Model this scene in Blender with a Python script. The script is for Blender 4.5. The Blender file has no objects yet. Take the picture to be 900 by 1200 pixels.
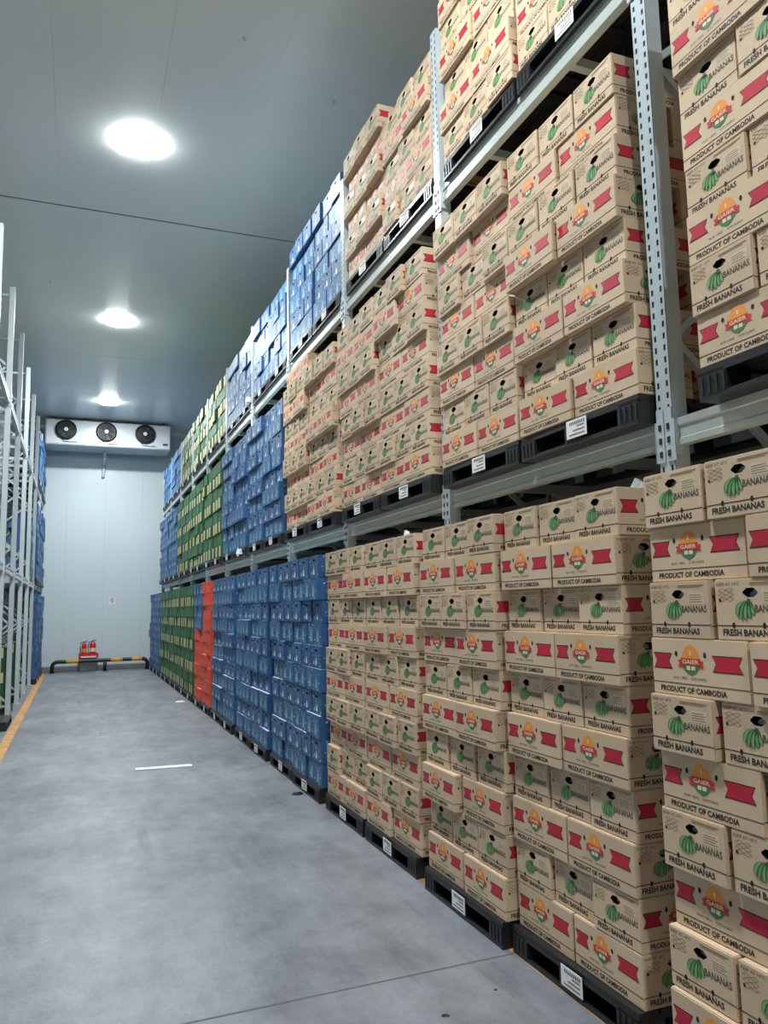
import bpy, bmesh, math, random
from mathutils import Vector, Matrix
random.seed(7)
PI = math.pi
S = bpy.context.scene
C = S.collection

# ------------------------------------------------------------------ camera, world, exposure
CAM_H = 1.65
F_PX, VX, VY, UX = 900.0, 90.0, 718.0, 300.0        # focal length and vanishing points measured in the 900x1200 frame
def cam_axes():
    a = Vector((VX - 450, VY - 600, F_PX))
    uy = -(F_PX * F_PX + (VX - 450) * (UX - 450)) / (VY - 600)
    u = Vector((UX - 450, uy, F_PX))
    Y = a.normalized(); Z = u.normalized()
    if Z.y > 0: Z = -Z
    X = Y.cross(Z)
    if X.x < 0: X = -X
    return X, Y, Z
_X, _Y, _Z = cam_axes()
cd = bpy.data.cameras.new('camera'); cam = bpy.data.objects.new('camera', cd); C.objects.link(cam)
cd.sensor_fit = 'HORIZONTAL'; cd.sensor_width = 36.0; cd.lens = 36.0 * F_PX / 900.0
cd.clip_start = 0.05; cd.clip_end = 200
right = Vector((_X.x, _Y.x, _Z.x)); down = Vector((_X.y, _Y.y, _Z.y)); fwd = Vector((_X.z, _Y.z, _Z.z))
M = Matrix((right, -down, -fwd)).transposed().to_4x4(); M.translation = (0, 0, CAM_H)
cam.matrix_world = M
S.camera = cam
w = bpy.data.worlds.new('world'); S.world = w; w.use_nodes = True
w.node_tree.nodes['Background'].inputs[0].default_value = (0.6, 0.75, 0.8, 1)
w.node_tree.nodes['Background'].inputs[1].default_value = 0.02
S.view_settings.view_transform = 'Standard'; S.view_settings.look = 'None'
S.view_settings.gamma = 1; S.view_settings.use_curve_mapping = False
S.view_settings.exposure = 0.20
LAMP_STRENGTH = 560.0

# ------------------------------------------------------------------ dimensions (metres)
L, W, H = 0.45, 0.30, 0.199          # carton pitch
PH = 0.125                           # pallet height
BAY = 2.0; Y_UP0 = 2.41             # rack bays
XF1 = 1.97; XF2 = 2.12; XF3 = 2.19; XU = 2.20   # carton fronts on floor / on shelves, upright face
ZB1, ZB2 = 2.375, 4.445              # beam tops
CEIL = 7.1; Y_BACK = 24.0; X_RIGHT = 6.0; X_LEFT = -4.6; Y_FRONT = -6.0

# ------------------------------------------------------------------ materials
def lin(c):
    c /= 255.0
    return c / 12.92 if c <= 0.04045 else ((c + 0.055) / 1.055) ** 2.4
def rgb(r, g, b): return (lin(r), lin(g), lin(b), 1)
MATS = {}
def mat(name, col, rough=0.6, metal=0.0, noise=0.0, nscale=8.0, rnd=0.0, bump=0.0, bscale=60.0, emit=None, alpha=None):
    m = bpy.data.materials.new(name); m.use_nodes = True
    nt = m.node_tree; b = nt.nodes['Principled BSDF']
    b.inputs['Base Color'].default_value = col; b.inputs['Roughness'].default_value = rough
    b.inputs['Metallic'].default_value = metal
    src = None
    if noise or rnd:
        hsv = nt.nodes.new('ShaderNodeHueSaturation'); hsv.inputs['Color'].default_value = col
        val = None
        if noise:
            tc = nt.nodes.new('ShaderNodeTexCoord'); n = nt.nodes.new('ShaderNodeTexNoise')
            n.inputs['Scale'].default_value = nscale; n.inputs['Detail'].default_value = 6
            nt.links.new(tc.outputs['Object'], n.inputs['Vector'])
            mr = nt.nodes.new('ShaderNodeMapRange'); mr.inputs['From Min'].default_value = 0.3; mr.inputs['From Max'].default_value = 0.7
            mr.inputs['To Min'].default_value = 1 - noise; mr.inputs['To Max'].default_value = 1 + noise
            nt.links.new(n.outputs['Fac'], mr.inputs['Value']); val = mr.outputs[0]
        if rnd:
            oi = nt.nodes.new('ShaderNodeObjectInfo')
            mr2 = nt.nodes.new('ShaderNodeMapRange'); mr2.inputs['To Min'].default_value = 1 - rnd; mr2.inputs['To Max'].default_value = 1 + rnd
            nt.links.new(oi.outputs['Random'], mr2.inputs['Value'])
            if val is None: val = mr2.outputs[0]
            else:
                mu = nt.nodes.new('ShaderNodeMath'); mu.operation = 'MULTIPLY'
                nt.links.new(val, mu.inputs[0]); nt.links.new(mr2.outputs[0], mu.inputs[1]); val = mu.outputs[0]
        nt.links.new(val, hsv.inputs['Value'])
        nt.links.new(hsv.outputs['Color'], b.inputs['Base Color'])
    if bump:
        tc = nt.nodes.new('ShaderNodeTexCoord'); n = nt.nodes.new('ShaderNodeTexNoise'); n.inputs['Scale'].default_value = bscale
        nt.links.new(tc.outputs['Object'], n.inputs['Vector'])
        bp = nt.nodes.new('ShaderNodeBump'); bp.inputs['Strength'].default_value = bump; bp.inputs['Distance'].default_value = 0.01
        nt.links.new(n.outputs['Fac'], bp.inputs['Height']); nt.links.new(bp.outputs[0], b.inputs['Normal'])
    if emit:
        b.inputs['Emission Color'].default_value = emit[0]; b.inputs['Emission Strength'].default_value = emit[1]
    if alpha is not None: b.inputs['Alpha'].default_value = alpha
    MATS[name] = m
    return m

mat('cardboard', rgb(208, 182, 151), 0.75, noise=0.05, nscale=5, rnd=0.08, bump=0.05, bscale=25)
mat('ink_black', rgb(38, 36, 34), 0.7)
mat('ink_grey', rgb(74, 76, 70), 0.7)
mat('ink_fine', rgb(140, 116, 88), 0.7)
mat('sticker', rgb(214, 194, 164), 0.5)
mat('ribbon_red', rgb(190, 28, 56), 0.55, rnd=0.12)
mat('ribbon_edge', rgb(66, 30, 30), 0.6)
mat('emblem_orange', rgb(238, 150, 60), 0.6)
mat('emblem_red', rgb(205, 52, 46), 0.6)
mat('emblem_green', rgb(66, 122, 78), 0.6)
mat('emblem_pale', rgb(228, 214, 184), 0.6)
mat('banana_green', rgb(96, 150, 88), 0.6)
mat('banana_dark', rgb(48, 92, 54), 0.6)
mat('banana_light', rgb(122, 166, 108), 0.6)
mat('hole_dark', rgb(26, 24, 22), 0.8)
mat('liner', rgb(150, 165, 172), 0.3)
mat('blue_card', rgb(46, 88, 136), 0.5, noise=0.20, nscale=9, rnd=0.14)
mat('blue_light', rgb(120, 172, 200), 0.5)
mat('blue_white', rgb(214, 228, 234), 0.5)
mat('blue_pic', rgb(62, 114, 146), 0.55, rnd=0.15)
mat('green_card', rgb(42, 92, 54), 0.55, noise=0.16, nscale=9, rnd=0.18)
mat('green_light', rgb(108, 166, 84), 0.55, rnd=0.15)
mat('cream', rgb(226, 212, 156), 0.6, rnd=0.10)
mat('cream_ink', rgb(150, 140, 84), 0.6)
mat('orange_card', rgb(226, 76, 44), 0.55, noise=0.05, nscale=7, rnd=0.07)
mat('orange_pale', rgb(236, 150, 116), 0.55)
mat('pallet_black', rgb(30, 31, 34), 0.42, noise=0.2, nscale=20)
mat('paper', rgb(236, 238, 238), 0.6)
mat('galv', rgb(192, 204, 208), 0.36, 0.15, noise=0.06, nscale=6)
mat('galv_beam', rgb(178, 188, 184), 0.40, 0.15, noise=0.06, nscale=5)
mat('rack_white', rgb(196, 206, 208), 0.4, 0.1, noise=0.04, nscale=5)
mat('steel_dark', rgb(52, 54, 56), 0.5, 0.3)
mat('wall_panel', rgb(200, 212, 214), 0.32, 0.0, noise=0.015, nscale=0.7)
mat('wall_joint', rgb(120, 130, 132), 0.6)
mat('ceil_panel', rgb(226, 232, 228), 0.30, 0.0, noise=0.03, nscale=0.5)
mat('ceil_joint', rgb(78, 86, 88), 0.6)
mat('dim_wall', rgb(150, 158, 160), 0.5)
mat('cooler_white', rgb(198, 206, 208), 0.35)
mat('fan_black', rgb(28, 30, 32), 0.45)
mat('yellow_paint', rgb(226, 160, 40), 0.45)
mat('black_paint', rgb(24, 24, 26), 0.45)
mat('concrete_kerb', rgb(120, 122, 118), 0.8, noise=0.1, nscale=6)
mat('ext_red', rgb(206, 34, 38), 0.3)
mat('brass', rgb(150, 120, 60), 0.4, 0.7)
mat('plastic_wrap', rgb(222, 230, 234), 0.2)
mat('plastic_pipe', rgb(190, 198, 198), 0.4)
mat('lamp_housing', rgb(200, 206, 208), 0.35, 0.3)
mat('lamp_rim', rgb(240, 242, 242), 0.4)
mat('lamp_lens', (1, 1, 1, 1), 0.4, emit=((0.93, 0.99, 1.0, 1), LAMP_STRENGTH))

def floor_material():
    m = bpy.data.materials.new('concrete_floor'); m.use_nodes = True; MATS['concrete_floor'] = m
    nt = m.node_tree; b = nt.nodes['Principled BSDF']; N = nt.nodes.new; LK = nt.links.new
    tc = N('ShaderNodeTexCoord')
    def noise(scale, detail, rough=0.6, vec=None):
        n = N('ShaderNodeTexNoise'); n.inputs['Scale'].default_value = scale; n.inputs['Detail'].default_value = detail
        n.inputs['Roughness'].default_value = rough; LK(vec or tc.outputs['Object'], n.inputs['Vector']); return n.outputs['Fac']
    big = noise(0.7, 6, 0.6); mid = noise(3.2, 10, 0.72); fine = noise(45, 4)
    wp = N('ShaderNodeMapping'); wp.inputs['Scale'].default_value = (1.0, 0.30, 1); wp.inputs['Rotation'].default_value = (0, 0, 0.10); LK(tc.outputs['Object'], wp.inputs['Vector'])
    smear = noise(3.0, 9, 0.68, wp.outputs[0])
    def mixf(a, bb, f):
        x = N('ShaderNodeMix'); x.data_type = 'FLOAT'; x.inputs[0].default_value = f; LK(a, x.inputs[2]); LK(bb, x.inputs[3]); return x.outputs[0]
    v = mixf(mixf(big, mid, 0.5), mixf(smear, fine, 0.2), 0.4)
    cr = N('ShaderNodeValToRGB'); LK(v, cr.inputs[0])
    e = cr.color_ramp.elements
    e[0].position = 0.40; e[0].color = rgb(91, 94, 101)
    e[1].position = 0.60; e[1].color = rgb(142, 145, 151)
    # dark tyre streaks with a shape of their own
    mp2 = N('ShaderNodeMapping'); mp2.inputs['Scale'].default_value = (5, 0.5, 1); mp2.inputs['Rotation'].default_value = (0, 0, 0.09)
    LK(tc.outputs['Object'], mp2.inputs['Vector'])
    st = noise(1.1, 3, 0.5, mp2.outputs[0])
    cr2 = N('ShaderNodeValToRGB'); LK(st, cr2.inputs[0]); cr2.color_ramp.elements[0].position = 0.27; cr2.color_ramp.elements[0].color = (0.72, 0.72, 0.72, 1)
    cr2.color_ramp.elements[1].position = 0.36; cr2.color_ramp.elements[1].color = (1, 1, 1, 1)
    mx = N('ShaderNodeMix'); mx.data_type = 'RGBA'; mx.blend_type = 'MULTIPLY'; mx.inputs[0].default_value = 1
    LK(cr.outputs[0], mx.inputs[6]); LK(cr2.outputs[0], mx.inputs[7])
    # pale scrapes
    sc = noise(7, 8, 0.75); cr3 = N('ShaderNodeValToRGB'); LK(sc, cr3.inputs[0]); cr3.color_ramp.elements[0].position = 0.62; cr3.color_ramp.elements[0].color = (0, 0, 0, 1)
    cr3.color_ramp.elements[1].position = 0.72; cr3.color_ramp.elements[1].color = (0.45, 0.45, 0.45, 1)
    mx2 = N('ShaderNodeMix'); mx2.data_type = 'RGBA'; LK(cr3.outputs[0], mx2.inputs[0]); LK(mx.outputs[2], mx2.inputs[6]); mx2.inputs[7].default_value = rgb(186, 188, 192)
    LK(mx2.outputs[2], b.inputs['Base Color'])
    b.inputs['Roughness'].default_value = 0.46
    bp = N('ShaderNodeBump'); bp.inputs['Strength'].default_value = 0.12; bp.inputs['Distance'].default_value = 0.01
    LK(fine, bp.inputs['Height']); LK(bp.outputs[0], b.inputs['Normal'])
floor_material()

# ------------------------------------------------------------------ mesh helpers
class MB:
    def __init__(s): s.v = []; s.f = []; s.m = []; s.names = []
    def mi(s, n):
        if n not in s.names: s.names.append(n)
        return s.names.index(n)
    def face(s, pts, m):
        i = len(s.v); s.v += [tuple(p) for p in pts]; s.f.append(tuple(range(i, i + len(pts)))); s.m.append(s.mi(m))
    def box(s, a, b, m, skip=()):
        x0, y0, z0 = a; x1, y1, z1 = b; i = len(s.v)
        s.v += [(x0,y0,z0),(x1,y0,z0),(x1,y1,z0),(x0,y1,z0),(x0,y0,z1),(x1,y0,z1),(x1,y1,z1),(x0,y1,z1)]
        for n, q in (('-z',(0,3,2,1)),('+z',(4,5,6,7)),('-y',(0,1,5,4)),('+x',(1,2,6,5)),('+y',(2,3,7,6)),('-x',(3,0,4,7))):
            if n in skip: continue
            s.f.append(tuple(i + k for k in q)); s.m.append(s.mi(m))
    def bar(s, p, q, wd, ht, m, up=(0,0,1)):
        p = Vector(p); q = Vector(q); d = (q - p).normalized(); u = Vector(up)
        if abs(d.dot(u)) > 0.99: u = Vector((1,0,0))
        r = d.cross(u).normalized(); u = r.cross(d).normalized(); i = len(s.v)
        for c in (p, q):
            for a, b in ((-1,-1),(1,-1),(1,1),(-1,1)): s.v.append(tuple(c + r*(a*wd/2) + u*(b*ht/2)))
        for k in range(4): s.f.append((i+k, i+(k+1)%4, i+4+(k+1)%4, i+4+k)); s.m.append(s.mi(m))
        s.f.append((i+3,i+2,i+1,i)); s.f.append((i+4,i+5,i+6,i+7)); s.m += [s.mi(m)]*2
    def tube(s, pts, r, m, n=10, cap=True, mfn=None):
        pts = [Vector(p) for p in pts]; i = len(s.v); ref = None
        for k, p in enumerate(pts):
            d = (pts[min(k+1, len(pts)-1)] - pts[max(k-1, 0)]).normalized()
            if ref is None: ref = Vector((0,0,1)) if abs(d.z) < 0.9 else Vector((0,1,0))
            a = d.cross(ref).normalized(); b = d.cross(a).normalized()
            rr = r[k] if isinstance(r, (list, tuple)) else r
            for j in range(n):
                t = 2*PI*j/n; s.v.append(tuple(p + a*(rr*math.cos(t)) + b*(rr*math.sin(t))))
        for k in range(len(pts)-1):
            mm = mfn(k) if mfn else m
            for j in range(n):
                s.f.append((i+k*n+j, i+k*n+(j+1)%n, i+(k+1)*n+(j+1)%n, i+(k+1)*n+j)); s.m.append(s.mi(mm))
        if cap:
            s.f.append(tuple(i+j for j in reversed(range(n)))); s.m.append(s.mi(mfn(0) if mfn else m))
            e = i+(len(pts)-1)*n; s.f.append(tuple(e+j for j in range(n))); s.m.append(s.mi(mfn(len(pts)-2) if mfn else m))
    def lathe(s, prof, m, n=24, origin=(0,0,0), axis='z'):
        i = len(s.v)
        for (r, h) in prof:
            for j in range(n):
                t = 2*PI*j/n; c, q = r*math.cos(t), r*math.sin(t)
                p = (c, q, h) if axis == 'z' else (c, h, q)
                s.v.append((p[0]+origin[0], p[1]+origin[1], p[2]+origin[2]))
        for k in range(len(prof)-1):
            for j in range(n):
                s.f.append((i+k*n+j, i+k*n+(j+1)%n, i+(k+1)*n+(j+1)%n, i+(k+1)*n+j)); s.m.append(s.mi(m))
        s.f.append(tuple(i+j for j in reversed(range(n)))); s.m.append(s.mi(m))
        e = i+(len(prof)-1)*n; s.f.append(tuple(e+j for j in range(n))); s.m.append(s.mi(m))
    def add(s, o, mtx):
        i = len(s.v); s.v += [tuple(mtx @ Vector(p)) for p in o.v]
        mp = [s.mi(n) for n in o.names]
        s.f += [tuple(i+k for k in f) for f in o.f]; s.m += [mp[k] for k in o.m]
    def mesh(s, name, bevel=0, smooth=False, fixn=False):
        me = bpy.data.meshes.new(name); me.from_pydata(s.v, [], s.f)
        for n in s.names: me.materials.append(MATS[n])
        me.polygons.foreach_set('material_index', s.m)
        if bevel or fixn:
            bm = bmesh.new(); bm.from_mesh(me)
            bmesh.ops.remove_doubles(bm, verts=bm.verts, dist=1e-5)
            if fixn: bmesh.ops.recalc_face_normals(bm, faces=bm.faces)
            if bevel:
                es = [e for e in bm.edges if len(e.link_faces) == 2 and e.calc_face_angle(0) > 0.9]
                bmesh.ops.bevel(bm, geom=es, offset=bevel, segments=1, affect='EDGES', clamp_overlap=True)
            bm.to_mesh(me); bm.free()
        if smooth: me.polygons.foreach_set('use_smooth', [True]*len(me.polygons))
        me.update(); return me

def obj(name, me, parent=None, loc=(0,0,0), rz=0.0):
    o = bpy.data.objects.new(name, me); C.objects.link(o)
    if parent is not None: o.parent = parent
    o.location = loc
    if rz: o.rotation_euler = (0, 0, rz)
    return o
def tag(o, label, cat, group=None, kind=None):
    o['label'] = label; o['category'] = cat
    if group: o['group'] = group
    if kind: o['kind'] = kind
    return o
def thing(name, label, cat, loc=(0,0,0), rz=0.0, group=None):
    return tag(obj(name, None, None, loc, rz), label, cat, group)
def struct(name, me, parent=None, loc=(0,0,0)):
    o = obj(name, me, parent, loc)
    if parent is None: o['kind'] = 'structure'
    return o

_tc = {}
def text_polys(txt, bold=0.0):
    key = (txt, bold)
    if key in _tc: return _tc[key]
    cu = bpy.data.curves.new('t', 'FONT'); cu.body = txt; cu.resolution_u = 2; cu.offset = bold; cu.fill_mode = 'FRONT'
    o = bpy.data.objects.new('t', cu); C.objects.link(o)
    dg = bpy.context.evaluated_depsgraph_get()
    me = bpy.data.meshes.new_from_object(o.evaluated_get(dg))
    vs = [(v.co.x, v.co.y) for v in me.vertices]; fs = [tuple(p.vertices) for p in me.polygons]
    bpy.data.objects.remove(o); bpy.data.curves.remove(cu); bpy.data.meshes.remove(me)
    x0 = min(v[0] for v in vs); x1 = max(v[0] for v in vs); y0 = min(v[1] for v in vs); y1 = max(v[1] for v in vs)
    vs = [((x-x0)/(x1-x0), (y-y0)/(y1-y0)) for x, y in vs]
    _tc[key] = (vs, fs); return _tc[key]

# ------------------------------------------------------------------ carton faces
CL, CW, CH = L - 0.010, W - 0.010, H - 0.001
def fmap(face, off=0.0008):
    "u,v in 0..1 on a carton side -> carton coordinates"
    def f(u, v, o=off):
        if face == '-y': return ((u-0.5)*CL, -CW/2-o, v*CH)
        if face == '+y': return ((0.5-u)*CL, CW/2+o, v*CH)
        if face == '+x': return (CL/2+o, (u-0.5)*CW, v*CH)
        return (-CL/2-o, (0.5-u)*CW, v*CH)
    return f
def poly(mb, fm, pts, m, off): mb.face([fm(u, v, off) for u, v in pts], m)
def rect(mb, fm, u0, v0, u1, v1, m, off=0.0008): poly(mb, fm, [(u0,v0),(u1,v0),(u1,v1),(u0,v1)], m, off)
def put_text(mb, fm, txt, u0, v0, u1, v1, m, off=0.0008, bold=0.012):
    vs, fs = text_polys(txt, bold); i = len(mb.v)
    mb.v += [fm(u0+(u1-u0)*x, v0+(v1-v0)*y, off) for x, y in vs]
    mb.f += [tuple(i+k for k in f) for f in fs]; mb.m += [mb.mi(m)]*len(fs)
def oval(mb, fm, cu, cv, ru, rv, m, off=0.001, n=10):
    poly(mb, fm, [(cu+ru*math.cos(2*PI*k/n), cv+rv*math.sin(2*PI*k/n)) for k in range(n)], m, off)
def stroke(mb, fm, pts, wu, m, off, asp):
    for (a, b) in zip(pts[:-1], pts[1:]):
        d = Vector((b[0]-a[0], (b[1]-a[1])/asp)); d.normalize(); nx, ny = -d.y*wu/2, d.x*wu/2*asp
        poly(mb, fm, [(a[0]-nx,a[1]-ny),(b[0]-nx,b[1]-ny),(b[0]+nx,b[1]+ny),(a[0]+nx,a[1]+ny)], m, off)

HOLE = (0.40, 0.695, 0.60, 0.845)      # hand hole on the short faces
def body_mb(m, hole=True, top=None):
    b = MB()
    b.face([(-CL/2,-CW/2,0),(-CL/2,CW/2,0),(CL/2,CW/2,0),(CL/2,-CW/2,0)], m)
    b.face([(-CL/2,-CW/2,CH),(CL/2,-CW/2,CH),(CL/2,CW/2,CH),(-CL/2,CW/2,CH)], top or m)
    for f in ('-y', '+y'): rect(b, fmap(f), 0, 0, 1, 1, m, 0)
    for f in ('-x', '+x'):
        fm = fmap(f)
        if not hole: rect(b, fm, 0, 0, 1, 1, m, 0); continue
        u0, v0, u1, v1 = HOLE; cu, cv = 0.055, 0.06
        oct_ = [(u0+cu,v0),(u1-cu,v0),(u1,v0+cv),(u1,v1-cv),(u1-cu,v1),(u0+cu,v1),(u0,v1-cv),(u0,v0+cv)]
        A = (0,0); B_ = (1,0); D = (1,1); E_ = (0,1)
        poly(b, fm, [A, B_, oct_[1], oct_[0]], m, 0); poly(b, fm, [B_, oct_[2], oct_[1]], m, 0)
        poly(b, fm, [B_, D, oct_[3], oct_[2]], m, 0); poly(b, fm, [D, oct_[4], oct_[3]], m, 0)
        poly(b, fm, [D, E_, oct_[5], oct_[4]], m, 0); poly(b, fm, [E_, oct_[6], oct_[5]], m, 0)
        poly(b, fm, [E_, A, oct_[7], oct_[6]], m, 0); poly(b, fm, [A, oct_[0], oct_[7]], m, 0)
    return b
def body_mesh(name, m, hole=True, top=None):
    me = body_mb(m, hole, top).mesh(name)
    bm = bmesh.new(); bm.from_mesh(me); bmesh.ops.remove_doubles(bm, verts=bm.verts, dist=1e-5)
    es = [e for e in bm.edges if len(e.link_faces) == 2 and e.calc_face_angle(0) > 1.0]
    bmesh.ops.bevel(bm, geom=es, offset=0.0035, segments=2, affect='EDGES')
    bm.to_mesh(me); bm.free(); return me
def hole_mesh(name, sides, back='liner'):
    b = MB(); u0, v0, u1, v1 = HOLE; cu, cv = 0.055, 0.06
    o = [(u0+cu,v0),(u1-cu,v0),(u1,v0+cv),(u1,v1-cv),(u1-cu,v1),(u0+cu,v1),(u0,v1-cv),(u0,v0+cv)]
    for f in sides:
        fm = fmap(f)
        for k in range(8):
            a, c = o[k], o[(k+1)%8]
            b.face([fm(*a,0), fm(*c,0), fm(*c,-0.03), fm(*a,-0.03)], 'hole_dark')
        um = u0+(u1-u0)*0.45
        poly(b, fm, o, 'hole_dark', -0.03)
        if back: poly(b, fm, [(u0+.02,v0+.01),(u1-.02,v0+.01),(u1-.03,v0+.09),(um,v0+.12),(u0+.03,v0+.06)], back, -0.022)
    return b.mesh(name)

# ---- banana carton prints
def lettering_mesh():
    b = MB(); aspW = CW/CH
    for f in ('-x', '+x'):
        fm = fmap(f)
        put_text(b, fm, 'KEEP AT 14\u00b0C', 0.04, 0.89, 0.36, 0.945, 'ink_grey', bold=0.0)
        for r in range(3):
            for c in range(2):
                cu, cv = 0.11+0.11*c, 0.82-0.075*r; q = [(cu-.055,cv),(cu,cv+.035),(cu+.055,cv),(cu,cv-.035),(cu-.055,cv)]
                stroke(b, fm, q, 0.006, 'ink_fine', 0.0008, aspW)
        oval(b, fm, 0.075, 0.655, 0.018, 0.03, 'ink_black')
        rect(b, fm, 0.66, 0.60, 0.92, 0.80, 'sticker', 0.0006)
        for k in range(4): rect(b, fm, 0.68, 0.63+0.04*k, 0.90-0.03*(k % 2), 0.642+0.04*k, 'ink_fine', 0.0010)
        rect(b, fm, 0.50, 0.915, 0.93, 0.93, 'ink_fine'); rect(b, fm, 0.50, 0.885, 0.88, 0.897, 'ink_fine')
        put_text(b, fm, 'BANANAS', 0.55, 0.455, 0.95, 0.575, 'ink_grey', bold=0.02)
        rect(b, fm, 0.0, 0.232, 1.0, 0.247, 'ink_black')
        oval(b, fm, 0.25, 0.245, 0.022, 0.05, 'hole_dark'); oval(b, fm, 0.66, 0.245, 0.022, 0.05, 'hole_dark')
        put_text(b, fm, 'FRESH BANANAS', 0.09, 0.075, 0.82, 0.185, 'ink_black', bold=0.03)
    for f in ('-y', '+y'):
        fm = fmap(f)
        rect(b, fm, 0.0, 0.212, 1.0, 0.226, 'ink_black')
        put_text(b, fm, 'PRODUCT OF CAMBODIA', 0.09, 0.065, 0.78, 0.165, 'ink_black', bold=0.03)
        put_text(b, fm, 'N.W: 13KG', 0.24, 0.30, 0.385, 0.345, 'ink_grey', bold=0.005)
        put_text(b, fm, 'G.W:14.5KG', 0.43, 0.30, 0.585, 0.345, 'ink_grey', bold=0.005)
        oval(b, fm, 0.283, 0.735, 0.015, 0.05, 'hole_dark'); oval(b, fm, 0.585, 0.735, 0.015, 0.05, 'hole_dark')
    return b.mesh('lettering')
def ribbon_shape(u0, u1, v0, v1, notch, e=0.0):
    return [(u0+e*0.6,v0+e),(u1-e*0.6,v0+e),(u1-notch-e*0.3,(v0+v1)/2),(u1-e*0.6,v1-e),(u0+e*0.6,v1-e),(u0+notch+e*0.3,(v0+v1)/2)]
def ribbon_mesh(f, u0, u1):
    b = MB(); fm = fmap(f)
    for off, e, m in ((0.0008, 0.0, 'ribbon_edge'), (0.0013, 0.018, 'ribbon_red')):
        p = ribbon_shape(u0, u1, 0.46, 0.74, 0.035, e)
        poly(b, fm, [p[0],p[1],p[2],p[5]], m, off); poly(b, fm, [p[5],p[2],p[3],p[4]], m, off)
    return b.mesh('ribbon_print')
def emblem_mesh(sides):
    b = MB()
    for f in sides:
        fm = fmap(f); c = 0.435
        # sun dome
        poly(b, fm, [(c+0.10*math.cos(t), 0.60+0.29*math.sin(t)) for t in [PI*k/10 for k in range(11)]], 'emblem_orange', 0.0008)
        # shield
        poly(b, fm, [(c-0.085,0.60),(c-0.085,0.50),(c-0.05,0.42),(c,0.375),(c+0.05,0.42),(c+0.085,0.50),(c+0.085,0.60)], 'emblem_green', 0.0012)
        rect(b, fm, c-0.045, 0.465, c-0.005, 0.535, 'emblem_pale', 0.0016); rect(b, fm, c+0.005, 0.465, c+0.045, 0.535, 'emblem_pale', 0.0016)
        # banner with tails
        rect(b, fm, c-0.105, 0.545, c+0.105, 0.665, 'emblem_red', 0.0020)
        poly(b, fm, [(c-0.135,0.515),(c-0.09,0.515),(c-0.09,0.63),(c-0.135,0.63),(c-0.12,0.57)], 'emblem_red', 0.0018)
        poly(b, fm, [(c+0.09,0.515),(c+0.135,0.515),(c+0.12,0.57),(c+0.135,0.63),(c+0.09,0.63)], 'emblem_red', 0.0018)
        put_text(b, fm, 'GAIER', c-0.085, 0.57, c+0.085, 0.643, 'emblem_pale', 0.0024, bold=0.02)
        rect(b, fm, c-0.008, 0.72, c+0.008, 0.80, 'emblem_pale', 0.0012)
    return b.mesh('emblem')
def banana_mesh(sides):
    b = MB()
    def bez(p, q, r, t): return (p[0]*(1-t)**2+2*q[0]*t*(1-t)+r[0]*t*t, p[1]*(1-t)**2+2*q[1]*t*(1-t)+r[1]*t*t)
    fingers = [((.485,.63),(.50,.53),(.535,.40)), ((.475,.635),(.45,.55),(.485,.355)), ((.465,.64),(.40,.56),(.425,.335)), ((.455,.64),(.355,.58),(.365,.345)), ((.45,.64),(.315,.62),(.315,.40))]
    for f in sides:
        fm = fmap(f)
        for k, (p, q, r) in enumerate(fingers):
            for off, sh, m in ((0.0008+0.0007*k, 1.0, 'banana_dark'), (0.0011+0.0007*k, 0.66, 'banana_green' if k % 2 else 'banana_light')):
                pts = []
                for j in range(9):
                    t = j/8; c = bez(p, q, r, t); ww = 0.034*sh*(0.35+0.65*math.sin(PI*min(1, 0.12+t*0.80))**0.7)
                    if j == 8: ww *= 0.45
                    pts.append(((c[0]-ww, c[1]+(1-sh)*0.03*(t-0.4)), (c[0]+ww, c[1]+(1-sh)*0.03*(t-0.4))))
                for j in range(8): poly(b, fm, [pts[j+1][0], pts[j+1][1], pts[j][1], pts[j][0]], m, off)
        poly(b, fm, [(0.435,0.60),(0.50,0.60),(0.515,0.655),(0.48,0.675)], 'banana_dark', 0.0045)
    return b.mesh('banana_picture')

# ---- blue, green and orange cartons
FACES = (('-x', 1.5), ('+x', 1.5), ('-y', 2.25))
def blue_pictures():
    out = []
    for f, asp in FACES:
        fm = fmap(f)
        for u0, u1, v1 in (((0.14, 0.40, 0.80), (0.60, 0.86, 0.80)) if f == '-y' else ((0.36, 0.66, 0.52),)):
            b = MB(); rect(b, fm, u0, 0.12, u1, v1, 'blue_pic', 0.0008)
            du = u1-u0; dv = v1-0.12
            poly(b, fm, [(u0+.15*du,.12+.06*dv),(u1-.2*du,.12+.06*dv),(u1-.3*du,.12+.5*dv),(u0+.45*du,.12+.88*dv)], 'blue_light' if f == '-y' else 'blue_white', 0.0012)
            out.append(('picture_panel', b.mesh('picture_panel')))
    return out
def blue_print():
    b = MB(); rr = random.Random(3)
    for f, asp in FACES:
        fm = fmap(f); long_ = f == '-y'
        for k in range(34 if long_ else 20):
            u, v = rr.uniform(0.05, 0.95), rr.uniform(0.06, 0.95); s = rr.uniform(0.012, 0.042)*(0.7 if long_ else 1)
            poly(b, fm, [(u-s,v),(u,v-s*asp*.6),(u+s*1.3,v+s*.4),(u,v+s*asp*.7)], rr.choice(('blue_light','blue_white','blue_light')), 0.0016)
        for k in range(5):
            u, v = rr.uniform(0.1, 0.9), rr.uniform(0.2, 0.9); d = rr.uniform(0.04, 0.09)
            poly(b, fm, [(u,v),(u+d,v+d*.8),(u+d*1.1,v+d*1.2),(u-.004,v+d*.35)], 'blue_light', 0.0016)
    return b.mesh('star_print')
def green_label(f):
    b = MB(); fm = fmap(f); rect(b, fm, 0.24, 0.10, 0.74, 0.92, 'cream', 0.002)
    for k in range(4): rect(b, fm, 0.32, 0.2+0.16*k, 0.66, 0.26+0.16*k, 'cream_ink', 0.0026)
    return b.mesh('cream_label')
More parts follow.
